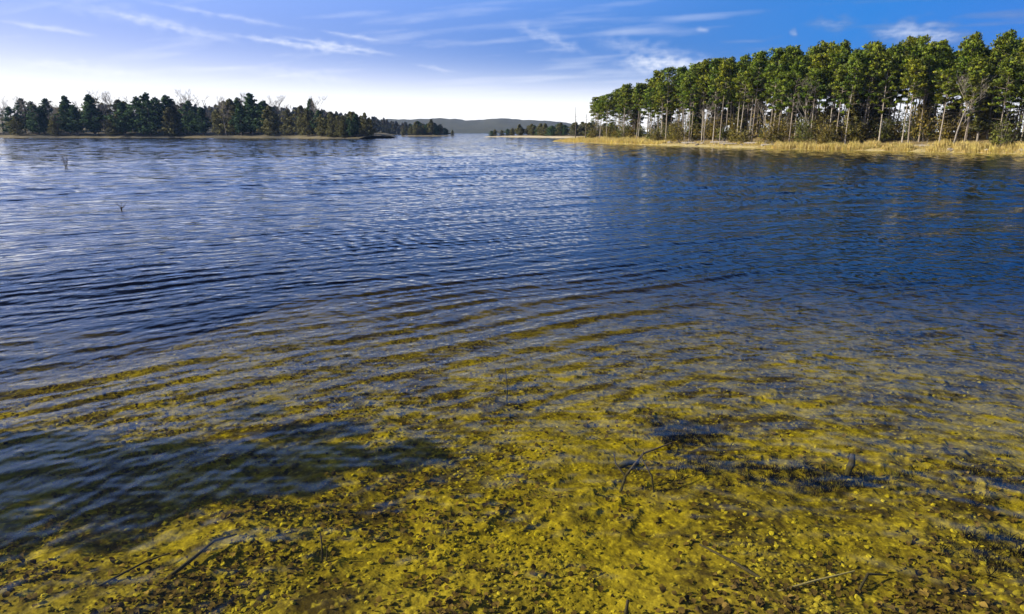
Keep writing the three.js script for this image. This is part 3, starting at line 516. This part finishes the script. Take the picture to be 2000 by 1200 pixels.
// ---------------------------------------------------------------- the near shallows
{
  const r = rng(950);
  // a cedar on the near bank to the left, out of the picture: its shadow lies across the shallows
  const cedar = coniferParts(97, 4.7, 1.7, 0.05, (c, s, q) => { const k = 0.7 + 0.6 * q(); c.setRGB(0.05 * k, 0.08 * k, 0.03 * k); }, 420, 0.07);
  [[-7.1, -4.75, 0.75], [-6.3, -4.3, 0.6]].forEach(([x, z, s], i) => plant('cedar_tree', cedar, { trunk: darkBark, branches: darkBark, crown: leafy(1, 1, 1, 0.15) }, i ? 'shorter bushy cedar on the near left bank' : 'taller bushy cedar on the near left bank', 'cedar', null, [x, bedHeight(x, z) - 0.05, z], 1 + i, s));

  // bed litter: algae-coated gravel, sunk leaves
  const pebble = (seed, flat) => { const q = rng(seed), g = new THREE.IcosahedronGeometry(1, 1), n = createNoise2D(q), P = g.attributes.position; for (let i = 0; i < P.count; i++) { const x = P.getX(i), y = P.getY(i), z = P.getZ(i), k = 0.8 + 0.35 * n(x * 1.7 + y, z * 1.7 + y); P.setXYZ(i, x * k * 1.25, y * k * flat, z * k); } g.computeVertexNormals(); return g; };
  const leafGeo = (() => { const pos = [], idx = []; const prof = [[0, 0.03], [0.25, 0.3], [0.5, 0.42], [0.75, 0.3], [1, 0.02]]; prof.forEach(([t, w], i) => { const y = 0.18 * Math.sin(t * 3.1); pos.push(t - 0.5, y + 0.12 * w, -w, t - 0.5, y - 0.05, 0, t - 0.5, y + 0.16 * w, w); if (i) { const o = i * 3; idx.push(o - 3, o, o - 2, o - 2, o, o + 1, o - 2, o + 1, o - 1, o - 1, o + 1, o + 2); } }); return geo(pos, null, idx); })();
  const scatter = (name, label, category, geom, mat, n, place) => {
    const o = new THREE.InstancedMesh(geom, mat, n), m = new THREE.Matrix4(), q = new THREE.Quaternion(), e = new THREE.Euler(), c = new THREE.Color();
    for (let i = 0; i < n; i++) { const [x, y, z, s, tilt, cr, cg, cb] = place(); o.setMatrixAt(i, m.compose(new THREE.Vector3(x, y, z), q.setFromEuler(e.set((r() - 0.5) * tilt, r() * 6.28, (r() - 0.5) * tilt)), new THREE.Vector3(s, s, s))); o.setColorAt(i, c.setRGB(cr, cg, cb)); }
    o.name = name; o.userData = { kind: 'stuff', label, category }; scene.add(lit(o)); return o;
  };
  const spot = (far = 9) => { const d = 2.2 + Math.pow(r(), 1.4) * far, w = 0.95 * d; return [(r() * 2 - 1) * w, -d]; };
  const algae = () => { const y = r(), k = 0.6 + 0.7 * r(); return [lerp(0.14, 0.35, y) * k, lerp(0.105, 0.28, y) * k, lerp(0.012, 0.03, y) * k]; };
  const dense = (x, z) => SS(fbm(N2, x * 0.55, z * 0.55 + 3, 3), -0.3, 0.35) * lerp(1, 0.12, SS(x - 0.3 * N1(z, x), -0.3, 0.9) * SS(-z, 3.5, 4.2));   // the open bed right of centre is bare silt
  for (const [k, n, nm] of [[0, 10000, 'lake_gravel'], [1, 5000, 'lake_gravel']]) scatter(numbered(nm), k ? 'rounded algae-coated clods on the bed of the shallows' : 'yellow algae-coated gravel on the bed of the shallows', 'gravel', pebble(5 + k, k ? 0.75 : 0.5), sunk(1, 1, 1), n, () => { let x, z; do { [x, z] = spot(); } while (r() > 0.1 + 0.9 * dense(x, z)); const s = 0.006 + 0.017 * Math.pow(r(), 2); return [x, bedHeight(x, z) + s * 0.2, z, s, 0.8, ...algae()]; });
  scatter('sunken_leaves', 'dark brown sunken leaves scattered over the shallow bed', 'leaves', leafGeo, sunk(1, 1, 1, { side: THREE.DoubleSide }), 8500, () => { let x, z; do { [x, z] = spot(); } while (r() > (0.12 + 0.88 * SS(fbm(N1, x * 0.7 + 5, z * 0.7, 3), -0.1, 0.4)) * lerp(1, 0.3, SS(x, -0.6, 0.6) * SS(-z, 3.4, 4))); const k = 0.4 + r(), b = r() < 0.12 ? 2.2 : 1; return [x, bedHeight(x, z) + 0.01, z, 0.02 + 0.03 * r(), 1.6, 0.1 * k * b, 0.065 * k * b, 0.02 * k * b]; });
  // dark weed beds
  const weed = (() => { const pos = [], nor = []; for (let i = 0; i < 16; i++) { const a = r() * 6.28, h = 0.5 + 0.5 * r(), L = 0.3 + 0.6 * r(), sx = Math.sin(a) * 0.035, sz = -Math.cos(a) * 0.035, x = Math.cos(a), z = Math.sin(a), x0 = (r() - 0.5) * 0.5, z0 = (r() - 0.5) * 0.5; const P = [[x0 - sx, 0, z0 - sz], [x0 + sx, 0, z0 + sz], [x0 + x * L * 0.5 + sx, h * 0.7, z0 + z * L * 0.5 + sz], [x0 + x * L * 0.5 - sx, h * 0.7, z0 + z * L * 0.5 - sz], [x0 + x * L, h, z0 + z * L]]; for (const t of [[0, 1, 2], [0, 2, 3], [3, 2, 4]]) for (const v of t) { pos.push(...P[v]); nor.push(x * 0.4, 0.8, z * 0.4); } } return geo(pos, nor); })();
  const blobs = [[1.75, -4.85, 0.62, 0.3], [2.5, -4.65, 0.6, 0.2], [1.6, -5.6, 0.55, 0.45], [3.9, -4.5, 0.9, 0.6], [3.3, -3.6, 0.6, 0.3]];
  scatter('water_weed', 'dark olive water weed in beds on the lake floor', 'water weed', weed, sunk(0.11, 0.09, 0.025, { side: THREE.DoubleSide }), 1500, () => { const [bx, bz, rx, rz] = blobs[Math.floor(r() * blobs.length)], a = r() * 6.28, q = Math.sqrt(r()) * (0.6 + 0.8 * r()) * (0.85 + 0.5 * N1(bx + 2 * Math.cos(a), bz + 2 * Math.sin(a))), x = bx + Math.cos(a) * q * rx, z = bz + Math.sin(a) * q * rz, k = 0.4 + 1.3 * r(); return [x, bedHeight(x, z) - 0.01, z, 0.025 + 0.06 * r() * r(), 1.2, k, k * (0.85 + 0.3 * r()), k]; });

  // sunken sticks, each its own
  const sticks = [
    ['forked branch rising from the bed at right of centre', 0.84, -4.55, [[[-0.02, -0.02, 0.05, 0.014], [0.03, 0.12, 0, 0.012], [0.18, 0.26, -0.1, 0.009], [0.42, 0.3, -0.2, 0.005]], [[0.03, 0.12, 0, 0.01], [-0.04, 0.2, -0.05, 0.006], [-0.05, 0.27, -0.1, 0.004]]]],
    ['thin curved stem on the bed beside the forked branch', 1.08, -4.5, [[[0, -0.02, 0.03, 0.009], [-0.02, 0.12, 0, 0.008], [-0.09, 0.24, -0.06, 0.005], [-0.06, 0.29, -0.12, 0.003]]]],
    ['short thick dark stub standing on the bed at right', 2.66, -4.72, [[[0, -0.03, 0, 0.028], [0.015, 0.08, 0, 0.024], [0.03, 0.12, 0, 0.027], [0.04, 0.2, -0.02, 0.018]]]],
    ['slim upright stem in the middle distance of the shallows', -0.06, -6.6, [[[0, -0.02, 0, 0.012], [0.01, 0.2, 0, 0.009], [-0.01, 0.42, -0.02, 0.005]], [[0.01, 0.2, 0, 0.006], [0.06, 0.33, 0, 0.003]]]],
    ['dark curved stick lying at lower left', -1.95, -3.55, [[[-0.12, 0.01, 0.2, 0.013], [-0.03, 0.04, 0.05, 0.012], [0.04, 0.05, -0.15, 0.009], [0.14, 0.03, -0.25, 0.006]]]],
    ['thin straight twig lying at lower left of the curved stick', -2.35, -3.4, [[[-0.1, 0.02, 0.15, 0.008], [0.1, 0.04, -0.1, 0.006], [0.2, 0.03, -0.2, 0.004]]]],
    ['pair of fine upright stems near the lower middle', -1.2, -3.6, [[[0, -0.01, 0, 0.007], [0.01, 0.12, 0, 0.005], [0, 0.2, -0.02, 0.003]], [[0.03, -0.01, 0, 0.006], [0.05, 0.13, 0.02, 0.003]]]],
    ['slanting dark twig at lower right', 1.35, -3.45, [[[-0.16, 0.03, -0.2, 0.006], [0.0, 0.04, 0.0, 0.009], [0.14, 0.02, 0.16, 0.011]]]],
    ['short stem standing at the bottom edge', 0.62, -3.05, [[[0, -0.01, 0, 0.011], [0.01, 0.1, 0, 0.008]]]],
    ['bent twig at lower right corner of the shallows', 2.1, -3.35, [[[-0.1, 0.02, 0.1, 0.008], [0, 0.06, 0, 0.008], [0.14, 0.03, -0.03, 0.005]]]],
    ['long pale grass stem lying at bottom right', 1.75, -3.25, [[[-0.25, 0.02, 0.05, 0.006], [0, 0.04, -0.02, 0.006], [0.28, 0.03, -0.12, 0.004]]]],
    ['dark knot of wood on the bed at centre', 0.95, -5.0, [[[-0.08, 0.0, 0.02, 0.02], [0.02, 0.05, 0, 0.028], [0.12, 0.02, -0.04, 0.016]]]],
  ];
  const wet = bark(0.085, 0.065, 0.035), straw = bark(0.55, 0.45, 0.2);
  for (const [label, x, z, paths] of sticks) { const o = mesh(numbered('sunken_branch'), tubes(paths, 6), /pale/.test(label) ? straw : wet); o.position.set(x, bedHeight(x, z), z); tag(o, label, 'branch', 'sunken sticks in the shallows'); }

  // twigs standing out of the lake
  const bush = (seed, H, n) => { const q = rng(seed), P = []; for (let i = 0; i < n; i++) { const a = q() * 6.28, k = 0.15 + 0.5 * q(), L = H * (0.4 + 0.6 * q()), x = Math.cos(a) * L * k, z = Math.sin(a) * L * k; P.push([[x * 0.1, -1.6, z * 0.1, 0.018], [x * 0.3, 0.1, z * 0.3, 0.013], [x * 0.7, L * 0.6, z * 0.7, 0.01], [x, L, z, 0.005]]); for (let j = 0; j < 3; j++) { const t = 0.4 + 0.5 * q(); P.push([[x * t, L * t, z * t, 0.01], [x * t + (q() - 0.5) * 0.5, L * t + 0.25 * q(), z * t + (q() - 0.5) * 0.5, 0.005]]); } } return tubes(P, 4); };
  const drowned = [['bare drowned bush standing out of the lake at far left', -31.5, -47.5, 0.95, 10], ['few short twigs standing out of the lake right of the drowned bush', -12.4, -21, 0.13, 2]];
  drowned.forEach(([label, x, z, H, n], i) => { const o = mesh(numbered('drowned_bush'), bush(20 + i, H, n), wet); o.position.set(x, 0, z); tag(o, label, 'bush', 'stems standing out of the lake'); });
}
renderer.render(scene, camera);
